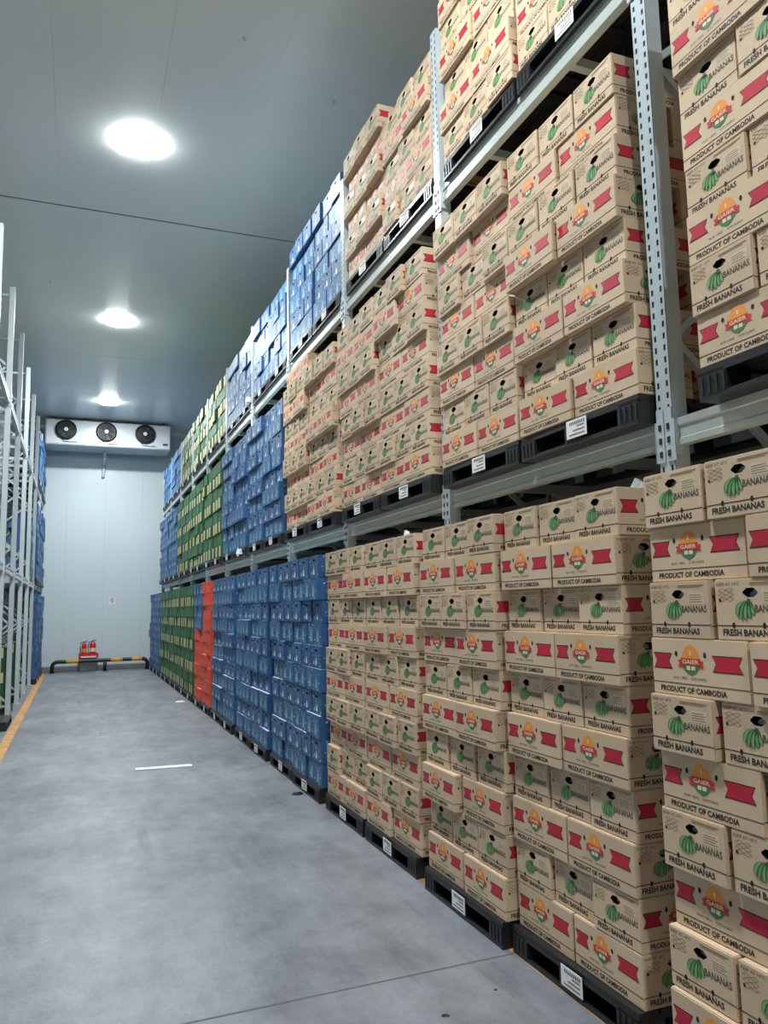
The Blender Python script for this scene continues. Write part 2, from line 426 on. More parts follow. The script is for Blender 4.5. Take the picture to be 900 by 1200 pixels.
def green_print():
    b = MB(); rr = random.Random(5)
    for f in ('-y', '+y', '-x', '+x'):
        fm = fmap(f)
        for k in range(7):
            u, v = rr.uniform(0.12, 0.88), rr.uniform(0.15, 0.85); s = rr.uniform(0.03, 0.07)
            poly(b, fm, [(u-s,v-s),(u+s*.5,v-s*1.4),(u+s,v+s),(u-s*.3,v+s*1.6)], rr.choice(('green_light','banana_dark','banana_dark')), 0.0008)
    return b.mesh('leaf_print')
def orange_print():
    b = MB()
    for f in ('-y', '+y', '-x', '+x'):
        fm = fmap(f); rect(b, fm, 0.0, 0.15, 1, 0.165, 'orange_pale'); rect(b, fm, 0.3, 0.3, 0.7, 0.36, 'orange_pale')
    for f in ('-y', '+y'):
        fm = fmap(f); oval(b, fm, 0.2, 0.72, 0.02, 0.04, 'hole_dark'); oval(b, fm, 0.8, 0.72, 0.02, 0.04, 'hole_dark')
    return b.mesh('pale_print')

HOLE_L = [('hand_hole', hole_mesh('hand_hole', (f,))) for f in ('-x', '+x')]; HOLE_D = [('hand_hole', hole_mesh('hand_hole_dark', (f,), None)) for f in ('-x', '+x')]
KIND = {
  'tan': ('banana_carton', body_mesh('banana_carton', 'cardboard'), HOLE_L + [('lettering', lettering_mesh()), ('emblem', emblem_mesh(('-y',)))] + [('banana_picture', banana_mesh((f,))) for f in ('-x', '+x')]
          + [('ribbon_print', ribbon_mesh('-y', *u)) for u in ((0.025, 0.235), (0.655, 0.945))]),
  'blue': ('blue_carton', body_mesh('blue_carton', 'blue_card', True, 'blue_white'), HOLE_D + [('star_print', blue_print())] + blue_pictures()),
  'green': ('green_carton', body_mesh('green_carton', 'green_card', False), [('cream_label', green_label(f)) for f in ('-x', '+x')] + [('leaf_print', green_print())]),
  'orange': ('orange_carton', body_mesh('orange_carton', 'orange_card', True, 'orange_pale'), HOLE_D + [('pale_print', orange_print())]),
}
def far_mb(kind):
    card = {'tan':'cardboard','blue':'blue_card','green':'green_card','orange':'orange_card'}[kind]
    b = MB(); b.box((-CL/2,-CW/2,0),(CL/2,CW/2,CH), card)
    for f in ('-y', '+y'):
        fm = fmap(f)
        if kind == 'tan':
            rect(b, fm, 0, 0.21, 1, 0.228, 'ink_black')
            for u0, u1 in ((0.025,0.235),(0.655,0.945)):
                p = ribbon_shape(u0, u1, 0.46, 0.74, 0.035); poly(b, fm, [p[0],p[1],p[2],p[5]], 'ribbon_red', 0.001); poly(b, fm, [p[5],p[2],p[3],p[4]], 'ribbon_red', 0.001)
        if kind == 'blue':
            for u0, u1 in ((0.14,0.40),(0.60,0.86)): rect(b, fm, u0, 0.12, u1, 0.8, 'blue_pic'); rect(b, fm, u0+.06, 0.2, u1-.07, 0.55, 'blue_light', 0.0014)
        if kind == 'green': rect(b, fm, 0.2, 0.3, 0.5, 0.6, 'green_light')
    for f in ('-x', '+x'):
        fm = fmap(f)
        if kind == 'tan': rect(b, fm, 0, 0.232, 1, 0.247, 'ink_black'); rect(b, fm, HOLE[0], HOLE[1], HOLE[2], HOLE[3], 'hole_dark'); rect(b, fm, 0.38, 0.38, 0.5, 0.6, 'banana_green')
        if kind == 'blue': rect(b, fm, 0.36, 0.12, 0.66, 0.5, 'blue_pic'); rect(b, fm, 0.42, 0.14, 0.58, 0.38, 'blue_white', 0.0014); rect(b, fm, HOLE[0], HOLE[1], HOLE[2], HOLE[3], 'hole_dark')
        if kind == 'green': rect(b, fm, 0.24, 0.1, 0.74, 0.92, 'cream', 0.002)
    return b
FAR = {k: far_mb(k) for k in ('tan', 'blue', 'green', 'orange')}
REST = {k: MB() for k in FAR}

ORD = ['bottom','second','third','fourth','fifth','sixth','seventh','eighth','ninth','tenth']
NTH = ['first','second','third','fourth','fifth','sixth','seventh','eighth','ninth']
NAMEC = {'tan':'tan banana carton','blue':'blue fruit carton','green':'green fruit carton','orange':'orange fruit carton'}

def make_carton(kind, loc, rz, label, group):
    name, me, kids = KIND[kind]
    o = tag(obj(name, me, None, loc, rz), label, 'carton', group)
    for n, m in kids:
        c = bpy.data.objects.new(n, m); C.objects.link(c); c.parent = o
        if n in ('star_print', 'leaf_print', 'lettering'): c['kind'] = 'stuff'
    return o

# ------------------------------------------------------------------ pallets
PW, PD = 0.895, 0.90
def pallet_parts():
    deck = MB()
    for k in range(9):
        x0 = -0.0 + k*PD/9; deck.box((x0+0.004, -PW/2, PH-0.022), (x0+PD/9-0.004, PW/2, PH), 'pallet_black')
    deck.box((0.0, -PW/2, PH-0.034), (0.02, PW/2, PH-0.020), 'pallet_black')
    for y in (-PW/2, -0.06, PW/2-0.12): deck.box((0, y, PH-0.036), (PD, y+0.12, PH-0.021), 'pallet_black')
    foot = MB(); foot.box((0, -0.065, 0.018), (0.12, 0.065, PH-0.036), 'pallet_black')
    for k in range(4): foot.box((-0.004, -0.06+k*0.034, 0.02), (0.0, -0.05+k*0.034, PH-0.038), 'pallet_black')
    run = MB(); run.box((0.0, -PW/2, 0), (0.11, PW/2, 0.018), 'pallet_black')
    card = MB(); card.box((-0.002, -0.075, 0), (0.0, 0.075, 0.085), 'paper')
    for k in range(3): card.box((-0.0028, -0.06, 0.012+0.018*k), (-0.002, 0.055-0.03*k, 0.018+0.018*k), 'ink_fine')
    for k in range(9): card.box((-0.0028, -0.062+0.013*k, 0.060), (-0.002, -0.055+0.013*k, 0.075), 'ink_grey')
    return deck.mesh('deck'), foot.mesh('foot'), run.mesh('bottom_runner'), card.mesh('label_card')
P_DECK, P_FOOT, P_RUN, P_CARD = pallet_parts()
def make_pallet(loc, side, label, group, card=True, detail=True):
    "origin at the front edge, local +x runs into the rack"
    o = thing('plastic_pallet', label, 'pallet', loc, 0 if side > 0 else PI, group)
    obj('deck', P_DECK, o)
    for i, x in enumerate((0.0, 0.39, 0.78)):
        for y in (-PW/2+0.065, 0, PW/2-0.065):
            if i < 2 or detail: obj('foot', P_FOOT, o, (x, y, 0))
        obj('bottom_runner', P_RUN, o, (x, 0, 0))
    if card:
        c = obj('label_card', P_CARD, o, (-0.006, random.uniform(-0.04, 0.04), 0.03)); c['label'] = 'white paper label card'
        c.rotation_euler = (0, -0.0, random.uniform(-0.03, 0.03))
    return o

# ------------------------------------------------------------------ stacks
def stack(kind, where, y0, layers, phrase, z=0.0, xf=XF1, side=1, first='L', lean=0.0, indiv=True, jx=0.016, rest=True, kinds=None, pallet=True, span=2*L, seed=None):
    rr = random.Random(seed if seed is not None else int(y0*1000)+int(z*77)+(9 if side < 0 else 0))
    if pallet:
        make_pallet((xf-side*0.012 if z == 0 else xf, y0+span/2, z), side, 'black plastic pallet under the ' + phrase, 'pallets ' + where)
    z0 = z + PH; fan = side
    for i in range(layers):
        kd = kinds(i) if kinds else kind
        typ = first if i % 2 == 0 else ('S' if first == 'L' else 'L')
        dx = rr.uniform(-jx, jx) * (0.4 if i == 0 else 1); dyl = lean*i + rr.uniform(-0.006, 0.006)
        n = 2 if typ == 'L' else 3
        pitch = span/n; wid = L if typ == 'L' else W; dep = W if typ == 'L' else L
        for k in range(n):
            y = y0 + (k+0.5)*pitch + dyl + rr.uniform(-1, 1)*max(0.0, (pitch-wid)*0.4)
            ox = dx + rr.uniform(-0.010, 0.010)
            if rr.random() < 0.10: ox -= 0.018
            x = xf + side*(dep/2 + ox + 0.012)
            rz = ((-PI/2 if side > 0 else PI/2) if typ == 'L' else (0 if side > 0 else PI)) + rr.uniform(-0.012, 0.012)
            zz = z0 + i*H
            if indiv:
                pos = ('end opposite fans', 'middle', 'fan-side end')[k] if n == 3 else ('end opposite fans', 'fan-side end')[k]
                lay = 'top' if i == layers-1 else ORD[i]
                if kinds and kd != kind: ph = phrase.replace(kind, 'mixed', 1)
                else: ph = phrase
                make_carton(kd, (x, y, zz), rz, '%s, %s of %s layer, %s' % (NAMEC[kd], pos, lay, ph), '%s cartons %s' % (kd, where))
            else:
                REST[kd].add(FAR[kd], Matrix.Translation((x, y, zz)) @ Matrix.Rotation(rz, 4, 'Z'))
        if rest:
            rows = 2 if typ == 'L' else 1
            for r in range(rows):
                for k in range(n):
                    x = xf + side*(dep*(r+1.5) + 0.05); y = y0 + (k+0.5)*pitch + dyl
                    rz = -PI/2 if typ == 'L' else 0
                    REST[kd].add(FAR[kd], Matrix.Translation((x, y, z0+i*H)) @ Matrix.Rotation(rz, 4, 'Z'))

# ------------------------------------------------------------------ the setting
def build_setting():
    b = MB(); b.box((X_LEFT-0.2, Y_FRONT-0.2, -0.2), (X_RIGHT+0.2, Y_BACK+0.2, 0), 'concrete_floor')
    fl = struct('floor', b.mesh('floor'))
    for nm, x0, x1 in (('orange_line', -0.87, -0.75), ('orange_line', 1.974, 2.09)):
        b = MB(); b.box((x0, 0.0, 0.0), (x1, 23.4, 0.0015), 'floor_paint'); obj(nm, b.mesh(nm), fl)
    b = MB(); b.box((X_LEFT, 3.385, 0.0), (X_RIGHT, 3.397, 0.0012), 'joint'); obj('floor_joint', b.mesh('floor_joint'), fl)
    # ceiling: sandwich panels below a slab
    b = MB(); b.box((X_LEFT-0.2, Y_FRONT-0.2, CEIL+0.012), (X_RIGHT+0.2, Y_BACK+0.2, CEIL+0.2), 'ceil_joint')
    ce = struct('ceiling', b.mesh('ceiling'))
    ys = [Y_FRONT, -0.4, 10.62, 17.0, Y_BACK]; xs = [X_LEFT + 1.06*k for k in range(10)] + [X_RIGHT]
    for j in range(4):
        g = 0.036 if j == 2 else 0.010
        for i in range(len(xs)-1):
            b = MB(); b.box((xs[i]+0.0007, ys[j]+g, CEIL), (xs[i+1]-0.0007, ys[j+1]-0.004, CEIL+0.011), 'ceil_panel')
            obj('ceiling_panel', b.mesh('ceiling_panel'), ce)
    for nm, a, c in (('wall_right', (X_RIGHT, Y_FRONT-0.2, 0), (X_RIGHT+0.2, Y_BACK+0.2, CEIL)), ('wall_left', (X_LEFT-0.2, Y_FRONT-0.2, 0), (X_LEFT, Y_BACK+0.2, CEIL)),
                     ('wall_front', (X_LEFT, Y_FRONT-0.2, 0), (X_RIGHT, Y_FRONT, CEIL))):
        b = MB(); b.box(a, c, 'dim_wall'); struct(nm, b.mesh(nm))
    b = MB(); b.box((X_LEFT, Y_BACK+0.01, 0), (X_RIGHT, Y_BACK+0.2, CEIL), 'wall_joint'); wb = struct('wall_back', b.mesh('wall_back'))
    x = X_LEFT; k = 0
    while x < X_RIGHT-0.01:
        x2 = min(x+1.06, X_RIGHT); b = MB()
        b.box((x+0.0015, Y_BACK, 0), (x2-0.0015, Y_BACK+0.012, CEIL), 'wall_panel')
        for q in range(1, 6): b.box((x+0.176*q-0.012, Y_BACK-0.0015, 0), (x+0.176*q+0.012, Y_BACK+0.001, CEIL), 'wall_panel')
        obj('wall_panel', b.mesh('wall_panel'), wb); x = x2
    b = MB(); b.box((-1.4, Y_BACK-0.14, 0), (2.9, Y_BACK, 0.15), 'concrete_kerb'); struct('trim_1', b.mesh('trim_1', bevel=0.01))
mat('floor_paint', rgb(196, 142, 80), 0.6, noise=0.30, nscale=7)
mat('joint', rgb(92, 94, 96), 0.8)
build_setting()

# ------------------------------------------------------------------ racks
def upright_mesh(h, holes=True, m='galv'):
    "omega section, front face at x=0 (normal -x), 0.09 wide along y, slots in two columns"
    b = MB(); hw = 0.045
    if holes:
        p = 0.05; n = int(h/p); ys = (-hw, -0.031, -0.019, 0.019, 0.031, hw)
        # columns of plain strip, then cells with a slot
        for c in (0, 2, 4): b.face([(0,ys[c+1],0),(0,ys[c],0),(0,ys[c],h),(0,ys[c+1],h)], m)
        for c in (1, 3):
            for k in range(n):
                z = k*p + (0.0 if c == 1 else 0.0); zs = (z, z+0.013, z+0.038, z+p)
                b.face([(0,ys[c+1],zs[0]),(0,ys[c],zs[0]),(0,ys[c],zs[1]),(0,ys[c+1],zs[1])], m)
                b.face([(0,ys[c+1],zs[2]),(0,ys[c],zs[2]),(0,ys[c],zs[3]),(0,ys[c+1],zs[3])], m)
            if n*p < h: b.face([(0,ys[c+1],n*p),(0,ys[c],n*p),(0,ys[c],h),(0,ys[c+1],h)], m)
        b.box((0.003, -hw+0.003, 0), (0.0045, hw-0.003, h), 'steel_dark')
    else: b.box((0, -hw, 0), (0.003, hw, h), m)
    b.box((0, -hw, 0), (0.075, -hw+0.003, h), m); b.box((0, hw-0.003, 0), (0.075, hw, h), m)
    b.box((0.072, -hw, 0), (0.075, -hw+0.02, h), m); b.box((0.072, hw-0.02, 0), (0.075, hw, h), m)
    b.box((-0.02, -0.065, 0), (0.10, 0.065, 0.008), m)
    return b.mesh('upright')
def beam_mesh(length, m):
    "step beam, top at z=0, front at x=0, runs along +y"
    prof = [(0,0),(0.045,0),(0.045,-0.11),(0,-0.11),(0,-0.085),(0.006,-0.08),(0.006,-0.035),(0,-0.03)]
    b = MB(); i0 = len(b.v); n = len(prof)
    for y in (0, length): b.v += [(x, y, z) for x, z in prof]
    for k in range(n): b.f.append((k, (k+1)%n, n+(k+1)%n, n+k)); b.m.append(b.mi(m))
    b.f.append(tuple(range(n-1, -1, -1))); b.f.append(tuple(range(n, 2*n))); b.m += [0, 0]
    return b.mesh('beam', fixn=True)
def connector_mesh(m):
    b = MB(); b.box((-0.006, -0.040, -0.17), (0.0, 0.010, 0.0), m)
    b.box((-0.006, -0.040, 0.0), (0.0, -0.004, 0.05), m); b.box((-0.006, 0.004, -0.15), (0.05, 0.010, 0.0), m)
    for k in range(3): b.box((-0.010, -0.030, -0.15+0.055*k), (-0.006, -0.016, -0.125+0.055*k), 'steel_dark')
    return b.mesh('connector')
def rack(side, xf, ys, levels, height, mats, label, name='pallet_rack', depth=0.86, slots=True):
    root = thing(name, label, 'rack', (xf, ys[0], 0))
    um, bm_ = mats
    up = upright_mesh(height, slots, um); ur = upright_mesh(height, False, um); con = connector_mesh(um); con2 = connector_mesh(um); con2.transform(Matrix.Scale(-1, 4, (0, 1, 0))); con2.flip_normals()
    beams = {}
    fx = lambda d: side*d            # local x measured into the rack
    for y in ys:
        yl = y - ys[0]
        u = obj('upright', up, root, (0, yl, 0), 0 if side > 0 else PI)
        u2 = obj('upright', ur, root, (fx(depth), yl, 0), PI if side > 0 else 0)
        # frame bracing between front and rear posts
        z = 0.25; flip = False; step = 0.62
        while z + step < height:
            b = MB(); a = (fx(0.06), 0, z); c = (fx(depth-0.06), 0, z+step)
            if flip: a, c = (fx(depth-0.06), 0, z), (fx(0.06), 0, z+step)
            b.bar(a, c, 0.03, 0.03, um); obj('frame_brace', b.mesh('frame_brace'), root, (0, yl, 0)); z += step; flip = not flip
        for zz in (0.18, height-0.12):
            b = MB(); b.bar((fx(0.06),0,zz), (fx(depth-0.06),0,zz), 0.03, 0.03, um); obj('frame_tie', b.mesh('frame_tie'), root, (0, yl, 0))
    for a, c in zip(ys[:-1], ys[1:]):
        ln = c - a - 0.092
        me = beams.setdefault(round(ln, 3), beam_mesh(ln, bm_))
        for z in levels:
            y0 = a + 0.046 - ys[0]
            for (dx, front) in ((0.012, True), (depth-0.012, False)):
                bo = obj('beam', me, root, (fx(dx), y0 if side*(1 if front else -1) > 0 else y0+ln, z), 0 if side*(1 if front else -1) > 0 else PI)
                if front:
                    k1 = obj('connector', con, bo, (-0.0125, 0.0, 0)); k2 = obj('connector', con2, bo, (-0.0125, ln, 0))
            for q in (0.28, 0.72):
                b = MB(); b.bar((fx(0.057), 0, z-0.055), (fx(depth-0.057), 0, z-0.055), 0.045, 0.05, bm_)
                obj('support_bar', b.mesh('support_bar'), root, (0, y0+ln*q, 0))
    return root
YU = [Y_UP0 + BAY*k for k in range(-2, 11)]
rack(1, XU, YU, (ZB1, ZB2), 5.62, ('galv', 'galv_beam'), 'galvanised steel pallet rack carrying tan, blue and green cartons')
YL = [10.0 + BAY*k for k in range(8)]
rack(-1, -0.96, YL, (2.36, 4.76), 6.40, ('rack_white', 'rack_white'), 'pale steel pallet rack, mostly empty, behind the orange floor line')

# ------------------------------------------------------------------ stacks on the right: floor tier
YU0 = lambda k: Y_UP0 + BAY*k
f0 = lambda k: YU0(k) + 0.065
f1 = lambda k: YU0(k) + 1.015
T1 = 'on the floor tier'
tanF = lambda n: '%s tan floor stack from blue cartons' % NTH[n-1]
J1 = dict(jx=0.018)
stack('tan', T1, f1(1), 10, tanF(1), span=0.925, **J1)
stack('tan', T1, f0(1), 10, tanF(2), span=0.925, **J1)
stack('tan', T1, f1(0), 10, tanF(3), span=0.925, xf=1.955, **J1)
stack('tan', T1, f0(0)+0.03, 10, tanF(4), span=0.90, xf=1.99, **J1)
stack('tan', T1, 1.385, 10, tanF(5), span=0.92, xf=1.96, jx=0.022)
stack('tan', T1, f0(-1), 10, tanF(6), span=0.90, indiv=False)
blueF = lambda n: '%s blue floor stack past tan cartons' % NTH[n-1]
for k in range(6): stack('blue', T1, (f0, f1)[k % 2](2+k//2), 10, blueF(k+1), span=0.925, xf=1.96+0.012*(k % 2), jx=0.022)
orF = lambda n: '%s orange floor stack past blue cartons' % NTH[n-1]
stack('orange', T1, f0(5), 10, orF(1), span=0.925)
stack('orange', T1, f1(5), 10, orF(2), span=0.925, kinds=lambda i: 'orange' if i < 6 else 'blue')
grF = lambda n: '%s green floor stack past orange cartons' % NTH[n-1]
for k in range(6): stack('green', T1, (f0, f1)[k % 2](6+k//2), 10, grF(k+1), span=0.925, first='S')
for k in range(3): stack('blue', T1, (f0, f1)[k % 2](9+k//2), 10, 'blue floor stack, %s past the green cartons' % NTH[k], span=0.925, indiv=False)
# ---- lower shelf
T2 = 'on the lower shelf'
tan2 = lambda n: '%s tan mid-shelf stack from blue cartons' % NTH[n-1]
s0 = lambda k: YU0(k) + 0.060
s1 = lambda k: YU0(k) + 0.985
A2 = dict(z=ZB1, xf=XF2, lean=0.007, jx=0.034)
stack('tan', T2, s1(2), 9, tan2(1), z=ZB1, xf=XF2, lean=0.006, jx=0.026)
stack('tan', T2, s0(2), 8, tan2(2), **A2)
stack('tan', T2, s1(1), 8, tan2(3), **A2)
stack('tan', T2, s0(1), 8, tan2(4), **A2)
stack('tan', T2, s1(0), 8, tan2(5), **A2)
stack('tan', T2, s0(0), 8, tan2(6), z=ZB1, xf=XF2, lean=0.010, jx=0.034)
stack('tan', T2, 1.24, 8, tan2(7), z=ZB1, xf=XF2, lean=0.006, jx=0.024)
stack('tan', T2, 0.31, 8, tan2(8), z=ZB1, xf=XF2, indiv=False)
blue2 = lambda n: '%s blue mid-shelf stack past tan cartons' % NTH[n-1]
n = 0
for k in (3, 4):
    for s in (s0, s1):
        n += 1; stack('blue', T2, s(k), 8, blue2(n), z=ZB1, xf=XF2, lean=0.004, jx=0.028)
n = 0
for k in (5, 6, 7):
    for s in (s0, s1):
        n += 1; stack('green', T2, s(k), 8, '%s green mid-shelf stack past blue cartons' % NTH[n-1], z=ZB1, xf=XF2, first='S')
n = 0
for k in (8, 9):
    for s in (s0, s1): n += 1; stack('blue', T2, s(k), 8, 'blue mid-shelf stack, %s past green cartons' % NTH[n-1], z=ZB1, xf=XF2, indiv=False)
# ---- upper shelf
T3 = 'on the upper shelf'
tan3 = lambda n: '%s tan top-shelf stack from blue cartons' % NTH[n-1]
A3 = dict(z=ZB2, xf=XF3, lean=0.008, jx=0.030)
stack('tan', T3, s1(1), 6, tan3(1), first='L', **A3)
stack('tan', T3, s0(1), 5, tan3(2), first='S', **A3)
stack('tan', T3, s1(0), 7, tan3(3), first='S', **A3)
stack('tan', T3, s0(0), 7, tan3(4), first='S', **A3)
n = 0
for k, ly in ((2, 6), (3, 5), (4, 5)):
    for s in (s0, s1):
        n += 1; stack('blue', T3, s(k), ly, '%s blue top-shelf stack past tan cartons' % NTH[n-1], z=ZB2, xf=XF3, lean=0.004, jx=0.028)
n = 0
for k in (5, 6, 7):
    for s in (s0, s1):
        n += 1; stack('green', T3, s(k), 5, '%s green top-shelf stack past blue cartons' % NTH[n-1], z=ZB2, xf=XF3, first='S', indiv=n < 3)
n = 0
for k in (8, 9):
    for s in (s0, s1): n += 1; stack('blue', T3, s(k), 5, 'blue top-shelf stack, %s past green cartons' % NTH[n-1], z=ZB2, xf=XF3, indiv=False)
# ---- left rack
LS = dict(side=-1, indiv=False, rest=False)
for k, y in enumerate((20.07, 21.01, 22.07, 23.01)): stack('blue', 'of the left rack', y, 10, 'blue floor stack in the pale rack, %s from back wall' % NTH[3-k], xf=-0.86, **LS)
for k, y in enumerate((18.07, 19.01, 20.07, 21.01, 22.07, 23.01)): stack('blue', 'of the left rack', y, 9 if k > 1 else 6, 'blue lower-beam stack in pale rack, %s from back wall' % NTH[5-k], z=2.36, xf=-0.90 if k > 1 else -0.98, **LS)
for k, y in enumerate((20.07, 21.01, 22.07, 23.01)): stack('blue', 'of the left rack', y, 6, 'blue upper-beam stack in pale rack, %s from back wall' % NTH[3-k], z=4.76, xf=-0.92, **LS)
for k, y in enumerate((14.07, 16.07)): stack('green', 'of the left rack', y, 5, 'green stack inside the pale rack, %s the empty pallet' % ('nearest', 'second from')[k], xf=-1.0, **LS)
make_pallet((-0.885, 12.85, 0), -1, 'empty black plastic pallet on the floor before the pale rack', 'pallets of the left rack', card=False)

for kd, lab in (('tan', 'remaining tan banana cartons at the back of the stacks'), ('blue', 'remaining blue fruit cartons at the far end and in the pale rack'),
                ('green', 'remaining green fruit cartons at the back of the stacks'), ('orange', 'remaining orange fruit cartons at the back of the orange stacks')):
    tag(obj('banana_cartons' if kd == 'tan' else kd + '_cartons', REST[kd].mesh('rest_' + kd)), lab, 'cartons', None, 'stuff')

# ------------------------------------------------------------------ ceiling lamps
def lamp(y, label):
    o = thing('ceiling_lamp', label, 'lamp', (0.54+0.008*(y-8.8)*(y > 9), y, CEIL), 0, 'round lamps along the ceiling')
    b = MB(); b.lathe([(0.012, 0.0), (0.012, -0.06)], 'lamp_housing', 8); obj('stem', b.mesh('stem'), o)
    b = MB(); b.lathe([(0.05, -0.03), (0.10, -0.036), (0.14, -0.044), (0.206, -0.046), (0.208, -0.052)], 'lamp_rim', 32); obj('housing', b.mesh('housing', fixn=True), o)
    b = MB(); b.lathe([(0.215, -0.0525), (0.214, -0.0535), (0.20, -0.0575), (0.10, -0.066), (0.02, -0.068)], 'lamp_lens', 32); obj('lens', b.mesh('lens', fixn=True), o)
for y, lab in ((20.75, 'round lit ceiling lamp next to the fan unit'), (14.75, 'round lit ceiling lamp in the middle of the lamp row'), (8.8, 'round lit ceiling lamp before the dark ceiling seam'),
               (2.85, 'round lit ceiling lamp over the tan cartons'), (-3.1, 'round lit ceiling lamp at the aisle mouth')): lamp(y, lab)
for (x, y) in ((0.45, 6.55), (1.35, 6.75), (2.45, 7.35), (-0.55, 13.3), (2.1, 14.0)):
    b = MB(); b.lathe([(0.022, CEIL), (0.026, CEIL-0.008), (0.012, CEIL-0.02), (0.008, CEIL-0.03)], 'cooler_white', 12, (x, y, 0))
    tag(obj('ceiling_button', b.mesh('ceiling_button', fixn=True)), 'small round white fixing on the ceiling panels', 'fixing', 'small white ceiling fixings')

# ------------------------------------------------------------------ air cooler on the back wall
def cooler():
    y0, y1, z0, z1 = 22.75, 23.75, 6.30, 7.02; x0, x1 = -0.95, 2.42
    o = thing('air_cooler', 'long white cold-room air cooler with three black fans', 'air cooler', (0, 0, 0))
    b = MB(); b.box((x0, y0, z0), (x1, y1, z1), 'cooler_white'); obj('casing', b.mesh('casing', bevel=0.02), o)
    b = MB(); b.box((x0+0.03, y0-0.012, z0+0.02), (x1-0.5, y0, z1-0.02), 'cooler_white'); obj('front_panel', b.mesh('front_panel', bevel=0.005), o)
    b = MB(); b.box((x1-0.46, y0-0.012, z0+0.02), (x1-0.03, y0, z1-0.02), 'cooler_white'); obj('front_panel', b.mesh('front_panel', bevel=0.005), o)
    for xc in (-0.41, 0.65, 1.70):
        zc = 6.72; f = MB()
        f.lathe([(0.27, 0.0), (0.28, -0.05), (0.25, -0.07), (0.24, -0.03)], 'fan_black', 32, (0, 0, 0), 'y')
        fo = obj('fan', f.mesh('fan', fixn=True), o, (xc, y0-0.012, zc))
        b = MB()
        for k in range(6):
            t = 2*PI*k/6
            p = [(0.05*math.cos(t), -0.035, 0.05*math.sin(t)), (0.22*math.cos(t-.1), -0.055, 0.22*math.sin(t-.1)), (0.22*math.cos(t+.6), -0.034, 0.22*math.sin(t+.6)), (0.05*math.cos(t+.6), -0.034, 0.05*math.sin(t+.6))]
            b.face(p, 'steel_dark')
        obj('fan_blades', b.mesh('fan_blades'), fo)
        b = MB()
        for r in (0.10, 0.15, 0.20, 0.25): b.tube([(r*math.cos(2*PI*k/28), -0.085, r*math.sin(2*PI*k/28)) for k in range(29)], 0.0045, 'fan_black', 5, False)
        for k in range(8): b.tube([(0.05*math.cos(PI*k/4), -0.085, 0.05*math.sin(PI*k/4)), (0.275*math.cos(PI*k/4), -0.07, 0.275*math.sin(PI*k/4))], 0.005, 'fan_black', 5)
        obj('guard', b.mesh('guard'), fo)
        b = MB(); b.lathe([(0.055, -0.07), (0.055, -0.095), (0.04, -0.10)], 'cooler_white', 16, (0,0,0), 'y'); obj('hub', b.mesh('hub', fixn=True), fo)
        b = MB(); b.tube([(-0.12, -0.02, -0.24), (-0.05, -0.025, -0.33), (0.12, -0.02, -0.34), (0.3, -0.012, -0.33)], 0.008, 'black_paint', 6); obj('cable', b.mesh('cable'), fo)
    for x in (-0.75, 0.1, 1.15, 2.2):
        b = MB(); b.box((x-0.03, y0+0.02, z1), (x+0.03, y0+0.06, CEIL), 'steel_dark'); obj('hanger', b.mesh('hanger'), o)
        b = MB(); b.box((x-0.03, y1-0.06, z1), (x+0.03, y1-0.02, CEIL), 'steel_dark'); obj('hanger', b.mesh('hanger'), o)
    b = MB(); b.tube([(0.64, 23.4, z0+0.01), (0.64, 23.4, 6.1), (0.64, 23.9, 6.0), (0.63, 23.94, 5.9), (0.62, 23.94, 5.62)], 0.045, 'plastic_pipe', 10); obj('drain_pipe', b.mesh('drain_pipe'), o)
    b = MB(); b.box((2.2, y0-0.018, 6.42), (2.34, y0-0.013, 6.48), 'steel_dark'); obj('name_plate', b.mesh('name_plate'), o)
cooler()

# ------------------------------------------------------------------ barrier, extinguishers, sign
def barrier():
    yb = 23.485; x0, x1, h, r = -0.60, 1.93, 0.30, 0.052
    o = thing('barrier', 'low black and yellow striped pipe barrier before the back wall', 'barrier', (x0, yb, 0))
    pts = [(0,0,0.0),(0,0,h-0.14)] + [(0.14-0.14*math.cos(t), 0, h-0.14+0.14*math.sin(t)) for t in (PI/8,PI/4,3*PI/8,PI/2)]
    w_ = x1-x0; xs = [0.36, 0.76, 1.12, 1.43, 1.83, 2.18]
    pts += [(x, 0, h) for x in xs[:]]
    pts += [(w_-0.14+0.14*math.cos(t), 0, h-0.14+0.14*math.sin(t)) for t in (PI/2,3*PI/8,PI/4,PI/8,0)] + [(w_,0,0.0)]
    yl = {6, 8, 10}
    b = MB(); b.tube(pts, r, 'black_paint', 14); obj('rail', b.mesh('rail', smooth=True), o)
    for a, c in ((0.36, 0.68), (1.53, 1.85), (2.10, 2.38)):
        b = MB(); b.tube([(a,0,h),(c,0,h)], r+0.0015, 'yellow_paint', 14); obj('yellow_band', b.mesh('yellow_band', smooth=True), o)
    b = MB(); b.tube([(1.38,0,0),(1.38,0,h-0.03)], 0.048, 'black_paint', 12); obj('centre_post', b.mesh('centre_post', smooth=True), o)
    for x in (0, 1.38, w_):
        b = MB(); b.box((x-0.085,-0.085,0),(x+0.085,0.085,0.01),'black_paint'); obj('foot_plate', b.mesh('foot_plate'), o)
barrier()
